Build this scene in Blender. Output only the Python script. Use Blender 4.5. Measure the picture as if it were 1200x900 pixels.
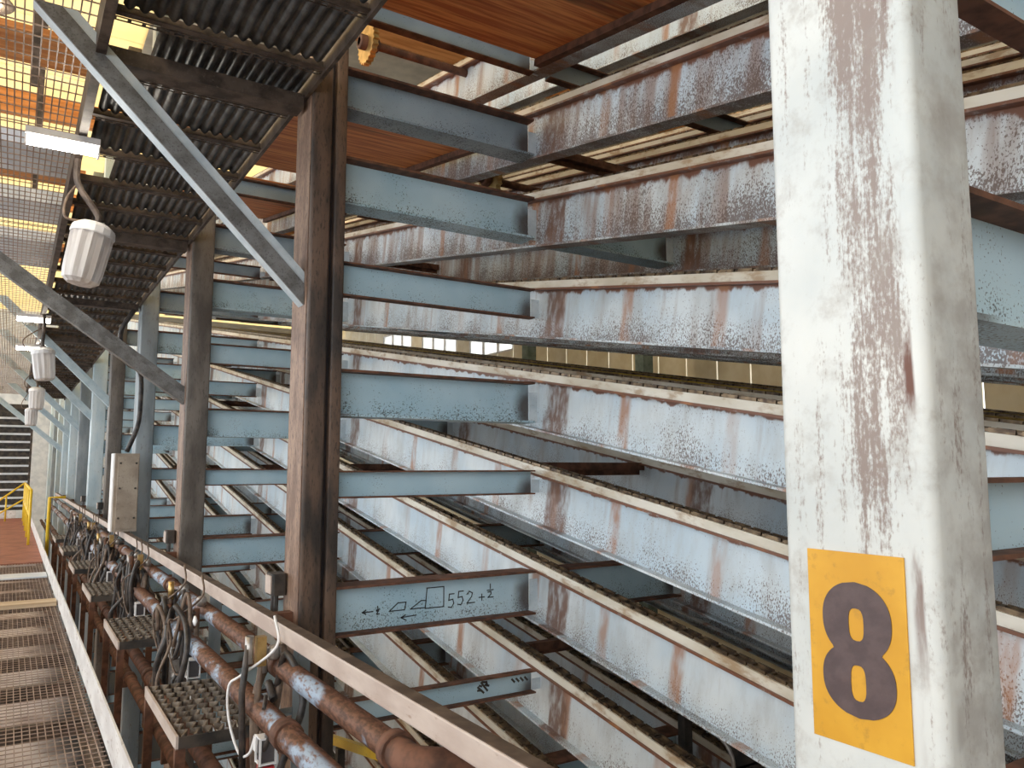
import bpy, math, random
from mathutils import Vector, Matrix, Quaternion
random.seed(8)
for o in list(bpy.data.objects): bpy.data.objects.remove(o)
SC = bpy.context.scene
COL = SC.collection
H = 1.5                      # camera height above the walkway grating (walkway = 0)

# ------------------------------------------------------------------ camera, sky, exposure
cam = bpy.data.cameras.new('camera'); co = bpy.data.objects.new('camera', cam); COL.objects.link(co)
cam.sensor_width = 36.0; cam.lens = 920.0/1200.0*36.0; cam.clip_start = .05; cam.clip_end = 200
co.location = (0, 0, H); co.rotation_euler = (math.radians(90+6.02), 0, -math.radians(32.4))
SC.camera = co
SC.view_settings.view_transform = 'Standard'; SC.view_settings.look = 'None'
SC.view_settings.gamma = 1; SC.view_settings.use_curve_mapping = False
SC.view_settings.exposure = 0.37
wd = bpy.data.worlds.new('overcast_sky'); SC.world = wd; wd.use_nodes = True
wd.node_tree.nodes['Background'].inputs[0].default_value = (.90, .96, 1.0, 1)
wd.node_tree.nodes['Background'].inputs[1].default_value = 2.4

# ------------------------------------------------------------------ mesh helpers
class MB:
    def __init__(s): s.v = []; s.f = []
    def quadbox(s, pts):
        b = len(s.v); s.v += [tuple(p) for p in pts]
        s.f += [tuple(b+i for i in q) for q in ((3,2,1,0),(4,5,6,7),(0,1,5,4),(1,2,6,5),(2,3,7,6),(3,0,4,7))]
        return s
    def box(s, x0, x1, y0, y1, z0, z1):
        return s.quadbox([(x0,y0,z0),(x1,y0,z0),(x1,y1,z0),(x0,y1,z0),(x0,y0,z1),(x1,y0,z1),(x1,y1,z1),(x0,y1,z1)])
    def bar(s, p, q, w, h, up=(0,0,1)):
        p = Vector(p); q = Vector(q); d = (q-p).normalized(); u = Vector(up)
        r = d.cross(u).normalized()*(w/2); t = r.cross(d).normalized()*(h/2)
        return s.quadbox([p-r-t, p+r-t, q+r-t, q-r-t, p-r+t, p+r+t, q+r+t, q-r+t])
    def prism(s, poly, a, b, axis='z'):
        n = len(poly); k = len(s.v)
        m = {'z': lambda u, v, w: (u, v, w), 'y': lambda u, v, w: (u, w, v), 'x': lambda u, v, w: (w, u, v)}[axis]
        s.v += [m(u, v, a) for u, v in poly]+[m(u, v, b) for u, v in poly]
        s.f += [tuple(k+i for i in range(n))[::-1], tuple(k+n+i for i in range(n))]
        s.f += [(k+i, k+(i+1) % n, k+n+(i+1) % n, k+n+i) for i in range(n)]
        return s
    def tube(s, pts, r, n=8, r2=None):
        P = [Vector(p) for p in pts]; k = len(s.v); m = len(P); nor = None
        for i, p in enumerate(P):
            d = ((P[min(i+1, m-1)]-P[max(i-1, 0)])).normalized()
            if nor is None:
                nor = d.orthogonal().normalized()
            else:
                nor = (nor-d*nor.dot(d)).normalized()
            b = d.cross(nor); rr = r if r2 is None else r+(r2-r)*i/(m-1)
            for j in range(n):
                a = 2*math.pi*j/n; s.v.append(tuple(p+nor*rr*math.cos(a)+b*rr*math.sin(a)))
        for i in range(m-1):
            for j in range(n):
                a = k+i*n+j; c = k+i*n+(j+1) % n; s.f.append((a, c, c+n, a+n))
        s.f.append(tuple(k+j for j in range(n))[::-1]); s.f.append(tuple(k+(m-1)*n+j for j in range(n)))
        return s
    def lathe(s, prof, n=16, M=None, flute=0):
        k = len(s.v)
        for r, z in prof:
            for j in range(n):
                a = 2*math.pi*j/n; q = r*(1-flute*(j % 2)); p = Vector((q*math.cos(a), q*math.sin(a), z))
                s.v.append(tuple(M @ p if M else p))
        for i in range(len(prof)-1):
            for j in range(n):
                a = k+i*n+j; c = k+i*n+(j+1) % n; s.f.append((a, c, c+n, a+n))
        s.f.append(tuple(k+j for j in range(n))[::-1]); s.f.append(tuple(k+(len(prof)-1)*n+j for j in range(n)))
        return s
    def mesh(s, name, mat, smooth=False):
        me = bpy.data.meshes.new(name); me.from_pydata(s.v, [], s.f); me.materials.append(mat)
        if smooth:
            me.polygons.foreach_set('use_smooth', [len(p.vertices) == 4 for p in me.polygons])
        me.update(); return me
    def build(s, name, mat, parent=None, smooth=False, loc=(0,0,0), rot=(0,0,0), **pr):
        return link(name, s.mesh(name, mat, smooth), parent, loc, rot, **pr)
def link(name, data, parent=None, loc=(0,0,0), rot=(0,0,0), **pr):
    o = bpy.data.objects.new(name, data); COL.objects.link(o)
    o.location = loc; o.rotation_euler = rot
    if parent: o.parent = parent
    for k, v in pr.items(): o[k] = v
    return o
def thing(name, label, cat, loc=(0,0,0), rot=(0,0,0), group=None, **pr):
    o = link(name, None, None, loc, rot, label=label, category=cat, **pr)
    if group: o['group'] = group
    return o
def copytree(o, loc, label=None, rot=None):
    def cp(a, par):
        c = a.copy(); COL.objects.link(c); c.parent = par
        for ch in a.children: cp(ch, c)
        return c
    r = cp(o, None); r.location = loc
    if rot is not None: r.rotation_euler = rot
    if label: r['label'] = label
    return r
def spline(P, n=6):
    P = [Vector(p) for p in P]; Q = [2*P[0]-P[1]]+P+[2*P[-1]-P[-2]]; out = []
    for i in range(1, len(Q)-2):
        a, b, c, d = Q[i-1:i+3]
        for k in range(n):
            t = k/n
            out.append(.5*((2*b)+(c-a)*t+(2*a-5*b+4*c-d)*t*t+(3*b-a-3*c+d)*t**3))
    out.append(P[-1]); return out
def roundrect(x0, x1, y0, y1, r, n=4):
    out = []
    for cx, cy, a0 in ((x1-r, y1-r, 0), (x0+r, y1-r, 90), (x0+r, y0+r, 180), (x1-r, y0+r, 270)):
        for k in range(n+1):
            a = math.radians(a0+90*k/n); out.append((cx+r*math.cos(a), cy+r*math.sin(a)))
    return out
ORD = ['top', 'second', 'third', 'fourth', 'fifth', 'sixth', 'seventh', 'eighth', 'ninth', 'tenth', 'eleventh', 'twelfth', 'thirteenth', 'fourteenth', 'fifteenth', 'sixteenth', 'seventeenth', 'eighteenth']

# ------------------------------------------------------------------ materials
class NT:
    def __init__(s, name, rough=.6, metal=0.0, spec=.4):
        s.m = bpy.data.materials.new(name); s.m.use_nodes = True; s.t = s.m.node_tree; s.N = s.t.nodes
        s.b = s.N['Principled BSDF']; s.b.inputs['Roughness'].default_value = rough
        s.b.inputs['Metallic'].default_value = metal; s.b.inputs['Specular IOR Level'].default_value = spec
        tc = s.N.new('ShaderNodeTexCoord'); s.P = tc.outputs['Object']
        oi = s.N.new('ShaderNodeObjectInfo'); s.rnd = oi.outputs['Random']
        off = s.vm('SCALE', (31.7, 17.3, 23.9), scale=s.rnd); s.Q = s.vm('ADD', s.P, off)
        sp = s.N.new('ShaderNodeSeparateXYZ'); s.t.links.new(s.P, sp.inputs[0]); s.x, s.y, s.z = sp.outputs
    def L(s, inp, v):
        if isinstance(v, bpy.types.NodeSocket): s.t.links.new(v, inp)
        else:
            if inp.type == 'RGBA' and len(v) == 3: v = (*v, 1)
            inp.default_value = v
    def vm(s, op, a, b=None, scale=None):
        n = s.N.new('ShaderNodeVectorMath'); n.operation = op; s.L(n.inputs[0], a)
        if b is not None: s.L(n.inputs[1], b)
        if scale is not None: s.L(n.inputs['Scale'], scale)
        return n.outputs[0]
    def mt(s, op, a, b=0.0, c=0.0, clamp=False):
        n = s.N.new('ShaderNodeMath'); n.operation = op; n.use_clamp = clamp
        s.L(n.inputs[0], a); s.L(n.inputs[1], b); s.L(n.inputs[2], c); return n.outputs[0]
    def noise(s, sc, det=3.0, st=None, rough=.55, own=True):
        v = s.Q if own else s.P
        if st: v = s.vm('MULTIPLY', v, st)
        n = s.N.new('ShaderNodeTexNoise'); s.L(n.inputs['Vector'], v)
        n.inputs['Scale'].default_value = sc; n.inputs['Detail'].default_value = det; n.inputs['Roughness'].default_value = rough
        return n.outputs['Fac']
    def ss(s, v, a, b):      # smoothstep a..b -> 0..1
        n = s.N.new('ShaderNodeMapRange'); n.interpolation_type = 'SMOOTHSTEP'; s.L(n.inputs[0], v)
        s.L(n.inputs[1], a); s.L(n.inputs[2], b); return n.outputs[0]
    def mix(s, f, a, b):
        n = s.N.new('ShaderNodeMix'); n.data_type = 'RGBA'; s.L(n.inputs[0], f); s.L(n.inputs[6], a); s.L(n.inputs[7], b); return n.outputs[2]
    def attr(s, name):
        n = s.N.new('ShaderNodeAttribute'); n.attribute_type = 'OBJECT'; n.attribute_name = name; return n.outputs['Fac']
    def done(s, col, bump=None, bs=.3, bd=.004):
        s.L(s.b.inputs['Base Color'], col)
        if bump is not None:
            n = s.N.new('ShaderNodeBump'); n.inputs['Strength'].default_value = bs; n.inputs['Distance'].default_value = bd
            s.L(n.inputs['Height'], bump); s.L(s.b.inputs['Normal'], n.outputs[0])
        return s.m
def simple(name, c1, c2, sc=12, rough=.6, metal=0.0, st=None, lo=.35, hi=.65, c3=None, t3=.62, sc3=40, bump=True):
    n = NT(name, rough, metal); f = n.noise(sc, 4, st); c = n.mix(n.ss(f, lo, hi), c1, c2)
    if c3:
        g = n.noise(sc3*1.5, 6, st, .65); c = n.mix(n.mt('MULTIPLY', n.ss(g, t3-.06, t3+.09), .7), c, c3)
    return n.done(c, f if bump else None)

def tray_paint():
    n = NT('weathered_tray_paint', .45)
    ru = n.attr('rust')
    big = n.noise(1.3, 3); c = n.mix(n.ss(big, .35, .65), (.48, .58, .66), (.66, .71, .74))
    c = n.mix(n.mt('MULTIPLY', n.ss(n.noise(6, 7, (1, 1, .3), .7), .42, .7), .5), c, (.38, .38, .37))
    fine = n.noise(170, 3, (1, 1, .6)); mid = n.noise(14, 5, (1, 1, .35)); drip = n.noise(9, 5, (1, 1, .12))
    # brown wash, more where the beam is rusty
    w = n.mt('ADD', drip, n.mt('MULTIPLY', ru, .34)); c = n.mix(n.mt('MULTIPLY', n.ss(w, .62, .86), .75), c, (.27, .17, .13))
    # speckle, denser low on the web
    low = n.ss(n.z, -.12, -.36)
    t = n.mt('ADD', n.mt('ADD', fine, n.mt('MULTIPLY', n.noise(3.0, 4), .5)), n.mt('ADD', n.mt('MULTIPLY', low, .16), n.mt('MULTIPLY', ru, .20)))
    c = n.mix(n.mt('MULTIPLY', n.ss(t, .93, 1.02), .8), c, (.10, .055, .04))
    # ragged rust under the rail
    e = n.mt('ADD', n.z, n.mt('MULTIPLY', n.mt('SUBTRACT', mid, .5), n.mt('ADD', .06, n.mt('MULTIPLY', ru, .12))))
    c = n.mix(n.ss(e, n.mt('SUBTRACT', -.068, n.mt('MULTIPLY', ru, .03)), -.060), c, (.17, .07, .04))
    # orange runs down the web
    yy = n.mt('ADD', n.mt('MULTIPLY', n.y, 1.55), n.mt('MULTIPLY', n.rnd, 13.7))
    fl = n.mt('FLOOR', yy); wn = n.N.new('ShaderNodeTexWhiteNoise'); wn.noise_dimensions = '1D'; n.L(wn.inputs['W'], fl)
    fr = n.mt('ABSOLUTE', n.mt('SUBTRACT', n.mt('FRACT', yy), n.mt('ADD', .3, n.mt('MULTIPLY', wn.outputs[0], .4))))
    wob = n.mt('ADD', fr, n.mt('MULTIPLY', n.mt('SUBTRACT', n.noise(6, 3, (1, 1, .5)), .5), .07))
    run = n.mt('MULTIPLY', n.ss(wob, .085, .03), n.ss(wn.outputs[0], .2, .75))
    run = n.mt('MULTIPLY', run, n.ss(mid, .25, .6))
    c = n.mix(n.mt('MULTIPLY', run, .8), c, (.36, .15, .06))
    # bare rusted band beside every frame
    Y = n.mt('ADD', n.mt('MULTIPLY', n.y, .985), n.attr('ystart')); u = n.mt('FRACT', n.mt('DIVIDE', n.mt('SUBTRACT', Y, 2.10), 3.27))
    u = n.mt('ABSOLUTE', n.mt('SUBTRACT', n.mt('MULTIPLY', u, 3.27), 1.68)); u = n.mt('ADD', u, n.mt('MULTIPLY', n.mt('SUBTRACT', mid, .5), .16))
    c = n.mix(n.mt('MULTIPLY', n.ss(u, .12, .07), n.mt('ADD', .35, n.mt('MULTIPLY', n.ss(n.noise(25, 5, (1, 1, .4)), .3, .6), .55))), c, (.17, .085, .055))
    return n.done(c, n.mt('ADD', fine, mid), .18, .002)
def tie_paint(name, c1, c2):
    n = NT(name, .45)
    c = n.mix(n.ss(n.noise(2.2, 3), .3, .7), c1, c2)
    fine = n.noise(130, 4); mid = n.noise(7, 4)
    low = n.ss(n.z, -.08, -.25)
    t = n.mt('ADD', fine, n.mt('ADD', n.mt('MULTIPLY', mid, .35), n.mt('MULTIPLY', low, .12)))
    c = n.mix(n.mt('MULTIPLY', n.ss(t, .83, .9), .8), c, (.05, .04, .035))
    ex = n.mt('DIVIDE', n.mt('SUBTRACT', n.x, n.attr('span')), .085); ez = n.mt('DIVIDE', n.mt('ADD', n.z, .16), .11)
    st = n.mt('ADD', n.mt('SQRT', n.mt('ADD', n.mt('MULTIPLY', ex, ex), n.mt('MULTIPLY', ez, ez))), n.mt('MULTIPLY', n.mt('SUBTRACT', mid, .5), .9))
    c = n.mix(n.mt('MULTIPLY', n.ss(st, 1.6, .45), .9), c, (.06, .036, .026))
    return n.done(c, fine, .12, .002)
def eight_paint():
    n = NT('scuffed_white_column_paint', .5)
    c = n.mix(n.ss(n.noise(3, 4), .3, .7), (.56, .59, .59), (.71, .72, .70))
    run = n.noise(38, 6, (1, 1, .09), .7); spk = n.noise(150, 4, (1, 1, .5), .65); patch = n.noise(5, 4, (1, 1, .5))
    band = n.mt('MULTIPLY', n.ss(n.y, .02, .045), n.ss(n.y, .19, .11)); up = n.ss(n.z, 4.35, 5.0)
    d = n.mt('MULTIPLY', band, up)
    t = n.mt('ADD', n.mt('ADD', n.mt('MULTIPLY', run, .62), n.mt('MULTIPLY', spk, .38)), n.mt('ADD', n.mt('MULTIPLY', d, .165), n.mt('MULTIPLY', n.mt('SUBTRACT', patch, .5), .25)))
    c = n.mix(n.mt('MULTIPLY', n.ss(t, .545, .68), .8), c, (.21, .135, .11))
    # bare strip along the corner seam
    sm = n.mt('ADD', n.y, n.mt('MULTIPLY', n.mt('SUBTRACT', patch, .5), .03)); sg = n.mt('MULTIPLY', n.ss(sm, .020, .026), n.ss(sm, .046, .034))
    c = n.mix(n.mt('MULTIPLY', n.mt('MULTIPLY', sg, n.ss(n.z, 4.0, 4.7)), n.ss(n.noise(14, 5, (1, 1, .25)), .42, .58)), c, (.16, .075, .055))
    g = n.ss(n.noise(11, 7, None, .68), .48, .72); c = n.mix(n.mt('MULTIPLY', g, .5), c, (.33, .29, .26))
    sd = n.mt('MULTIPLY', n.ss(n.x, .02, .04), n.ss(n.noise(13, 6), .35, .7)); c = n.mix(n.mt('MULTIPLY', sd, .55), c, (.30, .27, .25))
    return n.done(c, spk, .15, .002)
def plywood():
    n = NT('orange_plywood', .55)
    g = n.noise(3.2, 6, (.55, 9, 9)); h = n.noise(1.2, 4, (.5, 4, 4))
    c = n.mix(n.ss(g, .36, .64), (.46, .115, .032), (.78, .33, .11)); c = n.mix(n.ss(h, .55, .75), c, (.055, .02, .012))
    c = n.mix(n.mt('MULTIPLY', n.ss(n.noise(2.2, 5, (.6, 12, 1)), .62, .72), .7), c, (.66, .42, .22))
    return n.done(c, g, .2)
def pipe_mat():
    n = NT('rusty_blue_pipe', .5, .1)
    a = n.noise(3.5, 5, (1, .5, 1)); b = n.noise(60, 4, (1, .4, 1))
    c = n.mix(n.ss(b, .35, .65), (.085, .040, .026), (.19, .09, .055))
    up = n.mt('MULTIPLY', n.ss(n.x, .01, -.02), n.ss(a, .5, .56)); c = n.mix(n.mt('MULTIPLY', up, n.ss(b, .7, .45)), c, (.33, .40, .50))
    return n.done(c, b, .1)
M = {}
M['tray'] = tray_paint()
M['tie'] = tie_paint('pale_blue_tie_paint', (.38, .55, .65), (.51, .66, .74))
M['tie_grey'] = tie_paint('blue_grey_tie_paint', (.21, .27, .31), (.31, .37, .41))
M['eight'] = eight_paint()
M['ply'] = plywood()
M['pipe'] = pipe_mat()
M['rust'] = simple('brown_rust', (.075, .035, .022), (.17, .075, .045), 14, .75)
M['patch'] = simple('bare_rusted_patch', (.16, .075, .048), (.30, .17, .12), 12, .7, st=(1, 1, .4), c3=(.45, .45, .45), t3=.62, sc3=40)
M['rail'] = simple('dusty_rail_steel', (.42, .33, .29), (.54, .45, .40), 9, .5, c3=(.28, .18, .13), t3=.66, sc3=30, st=(1, .3, 1))
M['grime'] = simple('brown_settled_dust', (.07, .045, .032), (.13, .09, .065), 9, .8)
M['white_rail'] = simple('worn_white_rail_gold_sheen', (.52, .46, .36), (.70, .66, .58), 5, .4, st=(1, .4, 1), c3=(.30, .17, .07), t3=.56, sc3=7)  # brown blotches stand for rust and a painted golden reflection
M['yellow_rail'] = simple('worn_yellow_rail', (.50, .34, .03), (.25, .16, .03), 6, .45, st=(1, .4, 1), c3=(.05, .03, .02), t3=.6, sc3=12)
M['chain'] = simple('polished_chain_steel', (.05, .032, .022), (.20, .14, .085), 18, .35, .7)
M['grease'] = simple('greasy_brown_column', (.045, .036, .032), (.15, .095, .068), 9, .55, st=(1, 1, .25), c3=(.02, .018, .017), t3=.58, sc3=60)
M['lit_rust'] = simple('lit_rusty_column_face', (.17, .10, .07), (.31, .20, .14), 11, .6, st=(1, 1, .3), c3=(.05, .03, .025), t3=.56, sc3=55)  # rust colour lightened to paint in the daylight on walkway-side faces
M['groove'] = simple('dark_grease_groove', (.018, .015, .02), (.045, .032, .032), 12, .5)
M['colgrey'] = simple('grey_brown_column', (.10, .085, .075), (.19, .165, .145), 7, .5, st=(1, 1, .3), c3=(.07, .055, .045), t3=.6, sc3=50)
M['colblue'] = simple('grey_blue_column', (.20, .235, .255), (.32, .355, .375), 5, .5, st=(1, 1, .3), c3=(.16, .12, .10), t3=.62, sc3=30)
M['colpale'] = simple('pale_blue_column', (.46, .58, .64), (.60, .68, .71), 5, .5, st=(1, 1, .3), c3=(.22, .18, .15), t3=.64, sc3=30)
M['brace_dark'] = simple('dark_grey_brace_steel', (.12, .115, .11), (.21, .21, .21), 10, .5, c3=(.06, .05, .045), t3=.58, sc3=70)
M['brace_light'] = simple('light_blue_edge', (.46, .53, .58), (.60, .66, .70), 8, .45, c3=(.2, .2, .2), t3=.64, sc3=60)
M['brace_blue'] = simple('pale_blue_brace', (.42, .54, .61), (.54, .64, .69), 6, .45, c3=(.2, .2, .19), t3=.64, sc3=30)
M['deck'] = simple('sooty_deck_sheet', (.045, .045, .047), (.11, .11, .112), 12, .45, .3, c3=(.02, .018, .017), t3=.6, sc3=40)
M['joist'] = simple('dark_brown_joist', (.04, .028, .022), (.12, .088, .07), 10, .6, c3=(.16, .13, .11), t3=.62, sc3=50)
M['grate'] = simple('brown_grating_steel', (.22, .15, .12), (.36, .27, .22), 8, .45, .2)
M['kick'] = simple('scuffed_white_kick', (.62, .60, .60), (.78, .77, .77), 6, .45, st=(1, .4, 1), c3=(.30, .24, .22), t3=.6, sc3=16)
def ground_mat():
    n = NT('concrete_with_painted_shade', .6); f = n.noise(.9, 4, own=False); c = n.mix(n.ss(f, .35, .6), (.34, .24, .20), (.62, .52, .47))
    tray_shade = n.ss(n.mt('ADD', n.x, n.mt('MULTIPLY', n.noise(.7, 4, own=False), 1.2)), 1.2, 1.9)  # shade under the trays painted into the floor colour
    c = n.mix(tray_shade, c, (.03, .024, .02)); return n.done(c, f)
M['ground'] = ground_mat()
M['wood'] = simple('pale_plank', (.40, .29, .18), (.55, .43, .30), 3, .7, st=(.3, 6, 6))
M['timber'] = simple('orange_timber', (.45, .16, .04), (.62, .26, .08), 3, .6, st=(.4, 6, 6))
M['redfloor'] = simple('red_brown_deck', (.20, .065, .042), (.30, .11, .075), 4, .6)
M['panel_blue'] = simple('pale_grey_channel', (.56, .60, .66), (.70, .73, .78), 4, .45)
M['cream'] = simple('cream_siding', (.74, .66, .50), (.84, .78, .64), 2, .6)
M['teal'] = simple('teal_grey_post', (.11, .16, .155), (.19, .25, .24), 5, .5)
M['roof'] = simple('roof_sheet', (.40, .35, .27), (.55, .48, .36), 2, .6)
M['hose'] = simple('black_rubber_hose', (.022, .019, .018), (.07, .055, .048), 18, .45)
M['hose_brown'] = simple('dusty_brown_hose', (.10, .065, .048), (.20, .14, .10), 18, .55)
M['brass'] = simple('brass_fitting', (.42, .27, .10), (.60, .42, .18), 14, .35, .8)
M['steel'] = simple('grey_fitting_steel', (.30, .27, .25), (.50, .46, .43), 16, .35, .6)
M['red'] = simple('red_valve_paint', (.42, .025, .03), (.55, .06, .06), 10, .4, c3=(.1, .03, .03), t3=.64)
M['white'] = simple('white_plastic', (.68, .66, .66), (.80, .78, .78), 8, .4)
M['coil'] = simple('dark_coil', (.06, .05, .055), (.10, .09, .09), 10, .4)
M['tread'] = simple('galvanised_tread', (.16, .13, .105), (.34, .29, .24), 14, .45, .5, c3=(.08, .05, .035), t3=.55, sc3=12)
M['box'] = simple('beige_enclosure', (.30, .24, .19), (.42, .35, .28), 5, .5, c3=(.16, .11, .08), t3=.62)
M['yellow'] = simple('yellow_safety_paint', (.72, .46, .02), (.80, .56, .05), 5, .4, c3=(.2, .13, .04), t3=.66)
M['sign'] = simple('ochre_sign_plate', (.56, .28, .022), (.64, .34, .032), 6, .45, c3=(.42, .22, .03), t3=.60, sc3=22)
M['sign_ink'] = simple('dark_sign_ink', (.075, .050, .052), (.10, .068, .068), 30, .5)
M['ink'] = simple('black_marker', (.012, .012, .014), (.02, .02, .022), 30, .5)
M['dark'] = simple('dark_machine_steel', (.022, .02, .019), (.07, .055, .045), 8, .55)
M['jar'] = None
def glass_jar():
    n = NT('ribbed_frosted_glass', .25); f = n.noise(5, 4, (6, 6, .4))
    c = n.mix(n.ss(f, .35, .65), (.62, .56, .53), (.84, .80, .78)); m = n.done(c)
    n.b.inputs['Transmission Weight'].default_value = .35; n.b.inputs['Roughness'].default_value = .35; return m
M['jar'] = glass_jar()
def emit(name, col, st):
    m = bpy.data.materials.new(name); m.use_nodes = True; t = m.node_tree; t.nodes.clear()
    e = t.nodes.new('ShaderNodeEmission'); e.inputs[0].default_value = (*col, 1); e.inputs[1].default_value = st
    o = t.nodes.new('ShaderNodeOutputMaterial'); t.links.new(e.outputs[0], o.inputs[0]); return m
M['tube'] = emit('fluorescent_tube', (1, .93, .80), 40)
M['bay'] = emit('warm_bay_lamp', (1, .80, .52), 150)
def skylight():
    n = NT('yellow_skylight_sheet', .6); c = n.mix(n.noise(1.5, 3), (.85, .66, .36), (.92, .80, .55)); m = n.done(c)
    tr = n.N.new('ShaderNodeBsdfTranslucent'); n.L(tr.inputs[0], c); mx = n.N.new('ShaderNodeMixShader'); mx.inputs[0].default_value = .8
    n.t.links.new(n.b.outputs[0], mx.inputs[1]); n.t.links.new(tr.outputs[0], mx.inputs[2])
    n.t.links.new(mx.outputs[0], n.N['Material Output'].inputs[0]); return m
M['sky'] = skylight()
def pane():
    n = NT('dusty_window_pane', .2); m = n.done((.9, .88, .82, 1)); n.b.inputs['Transmission Weight'].default_value = .9; n.b.inputs['Roughness'].default_value = .4; return m
M['pane'] = pane()

# ------------------------------------------------------------------ the building
GZ = -3.2
ROOF = 8.6
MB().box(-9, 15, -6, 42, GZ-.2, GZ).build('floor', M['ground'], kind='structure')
wr = MB().box(14.05, 14.2, -6, 42, GZ, 1.2).build('wall_right', M['cream'], kind='structure')
pan = MB().box(0, .06, .01, .97, 0, 4.2).mesh('siding_panel', M['cream']); panb = MB().box(0, .06, .01, .97, 4.2, 6.2).mesh('siding_panel', M['cream']); panc = MB().box(0, .06, .01, .97, 6.2, ROOF-1.2).mesh('siding_panel', M['cream'])
frm = MB().box(0, .08, 0, .05, 4.2, 6.2).box(0, .08, .95, 1.0, 4.2, 6.2).box(0, .08, .05, .95, 4.2, 4.26).box(0, .08, .05, .95, 6.14, 6.2).mesh('window_frame', M['white'])
glassm = MB().box(.03, .036, .05, .95, 4.26, 6.14).mesh('pane', M['pane'])
nw = 0
for i in range(48):
    y = -6+i
    link('siding_panel', pan, wr, (14.0, y, 1.2)); link('siding_panel', panc, wr, (14.0, y, 1.2))
    if 20 <= y < 33 and i % 4 != 3:
        nw += 1; w = link('window_%d' % nw, frm, None, (14.0, y, 1.2), kind='structure'); link('pane', glassm, w)
    else: link('siding_panel', panb, wr, (14.0, y, 1.2))
MB().box(-1.0, 15, -6.2, -6, GZ, ROOF).box(-9, -1.0, -6.2, -6, GZ, .9).build('daylight_blocker_front', M['roof'], kind='structure')  # unseen half-open wall and sill, added to cut daylight from behind the camera
MB().box(-6.2, -6, -6, 42, GZ, .2).build('daylight_blocker_left', M['roof'], kind='structure')  # unseen low wall, added to keep daylight off the lower levels
MB().box(-9, 15, 41.9, 42.1, GZ, ROOF).build('wall_back', M['panel_blue'], kind='structure')
ceil = link('ceiling', MB().box(-9, 15, -6, -4, ROOF, ROOF+.06).mesh('ceiling', M['roof']), kind='structure')
roofm = MB().box(1.5, 15, 0, 2.0, ROOF, ROOF+.06).mesh('roof_sheet', M['roof']); skym = MB().box(1.5, 15, 0, 2.0, ROOF, ROOF+.03).mesh('skylight_sheet', M['sky']); skyl = MB().box(-9, 1.5, 0, 1.96, ROOF, ROOF+.03).mesh('skylight_sheet', M['sky'])
for i in range(23):
    link('skylight_sheet', skyl, ceil, (0, -4+2*i, 0))
    if i % 5 == 1 and i > 9: link('skylight_sheet', skym, ceil, (0, -4+2*i, 0))
    else: link('roof_sheet', roofm, ceil, (0, -4+2*i, 0))
for i, y in enumerate((5, 11, 17, 23, 29)):        # rafters
    MB().box(-9, 15, y, y+.18, ROOF-.45, ROOF-.001).build('trim_%d' % (i+1), M['timber'], kind='structure')

# ------------------------------------------------------------------ columns
SL = .176; LV = .574
CY = [.71, 3.93, 7.25, 10.45, 13.75, 17.0, 20.3, 23.5, 26.8, 30.1, 33.4, 36.7]
CN = ['the number 8 column', 'the greasy column', 'the third column', 'the fourth column', 'the fifth column', 'the sixth column', 'the seventh column', 'the eighth column', 'the ninth column']
CX = 1.25
def column(i):
    y = CY[i]; h = 8.4-GZ if i != 1 else 8.4-GZ
    lab = ['broad white painted column with brown grime carrying the number 8 plate',
           'dark greasy brown steel column standing behind the number 8 column',
           'grey brown box column standing just behind the greasy one',
           'grey column half hidden by the beige electrical enclosure',
           'slim grey column just past the beige enclosure', 'pale blue column met by a pale brace, past the enclosure',
           'seventh column back along the walkway', 'eighth column back along the walkway', 'ninth column back along the walkway', 'tenth column back along the walkway', 'eleventh column back along the walkway', 'twelfth and farthest column along the walkway'][i]
    c = thing('steel_column', lab, 'column', (CX, y, GZ), group='columns along the walkway')
    if i == 0:
        MB().prism(roundrect(0, .185, 0, .295, .020, 5), 0, h).build('column_tube', M['eight'], c, True, (0, 0, 0))
        MB().box(-.08, .27, -.08, .38, 0, .025).build('base_plate', M['rust'], c)
    elif i == 1:
        MB().prism(roundrect(0, .105, 0, .30, .014, 3), 0, h).build('column_tube', M['grease'], c, True)
        MB().box(-.004, 0, .03, .27, 0, h).build('rusty_lit_face', M['lit_rust'], c)  # rusty walkway side, painted lighter as if lit from the left
        MB().box(.105, .128, .045, .28, 0, h).build('groove_plate', M['groove'], c)
        MB().prism(roundrect(.128, .19, .005, .30, .008, 2), 0, h).build('side_channel', M['grease'], c, True)
        MB().box(-.08, .27, -.08, .38, 0, .025).build('base_plate', M['rust'], c)
    else:
        m = M[[0, 0, 'colgrey', 'colblue', 'colgrey', 'colpale', 'colblue', 'colpale', 'colpale', 'colpale', 'colblue', 'colpale'][i]]
        w = [0, 0, .19, .20, .20, .24, .22, .22, .22, .22, .22, .22][i]
        MB().prism(roundrect(0, w, 0, .30, .016, 3), 0, h).build('column_tube', m, c, True)
        if i == 2: MB().box(-.003, 0, .02, .28, 0, h).build('rusty_lit_face', M['lit_rust'], c)  # same painted light on this rusty side
        MB().box(-.08, .27, -.08, .38, 0, .025).build('base_plate', M['rust'], c)
    return c
for i in range(12): column(i)

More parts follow.
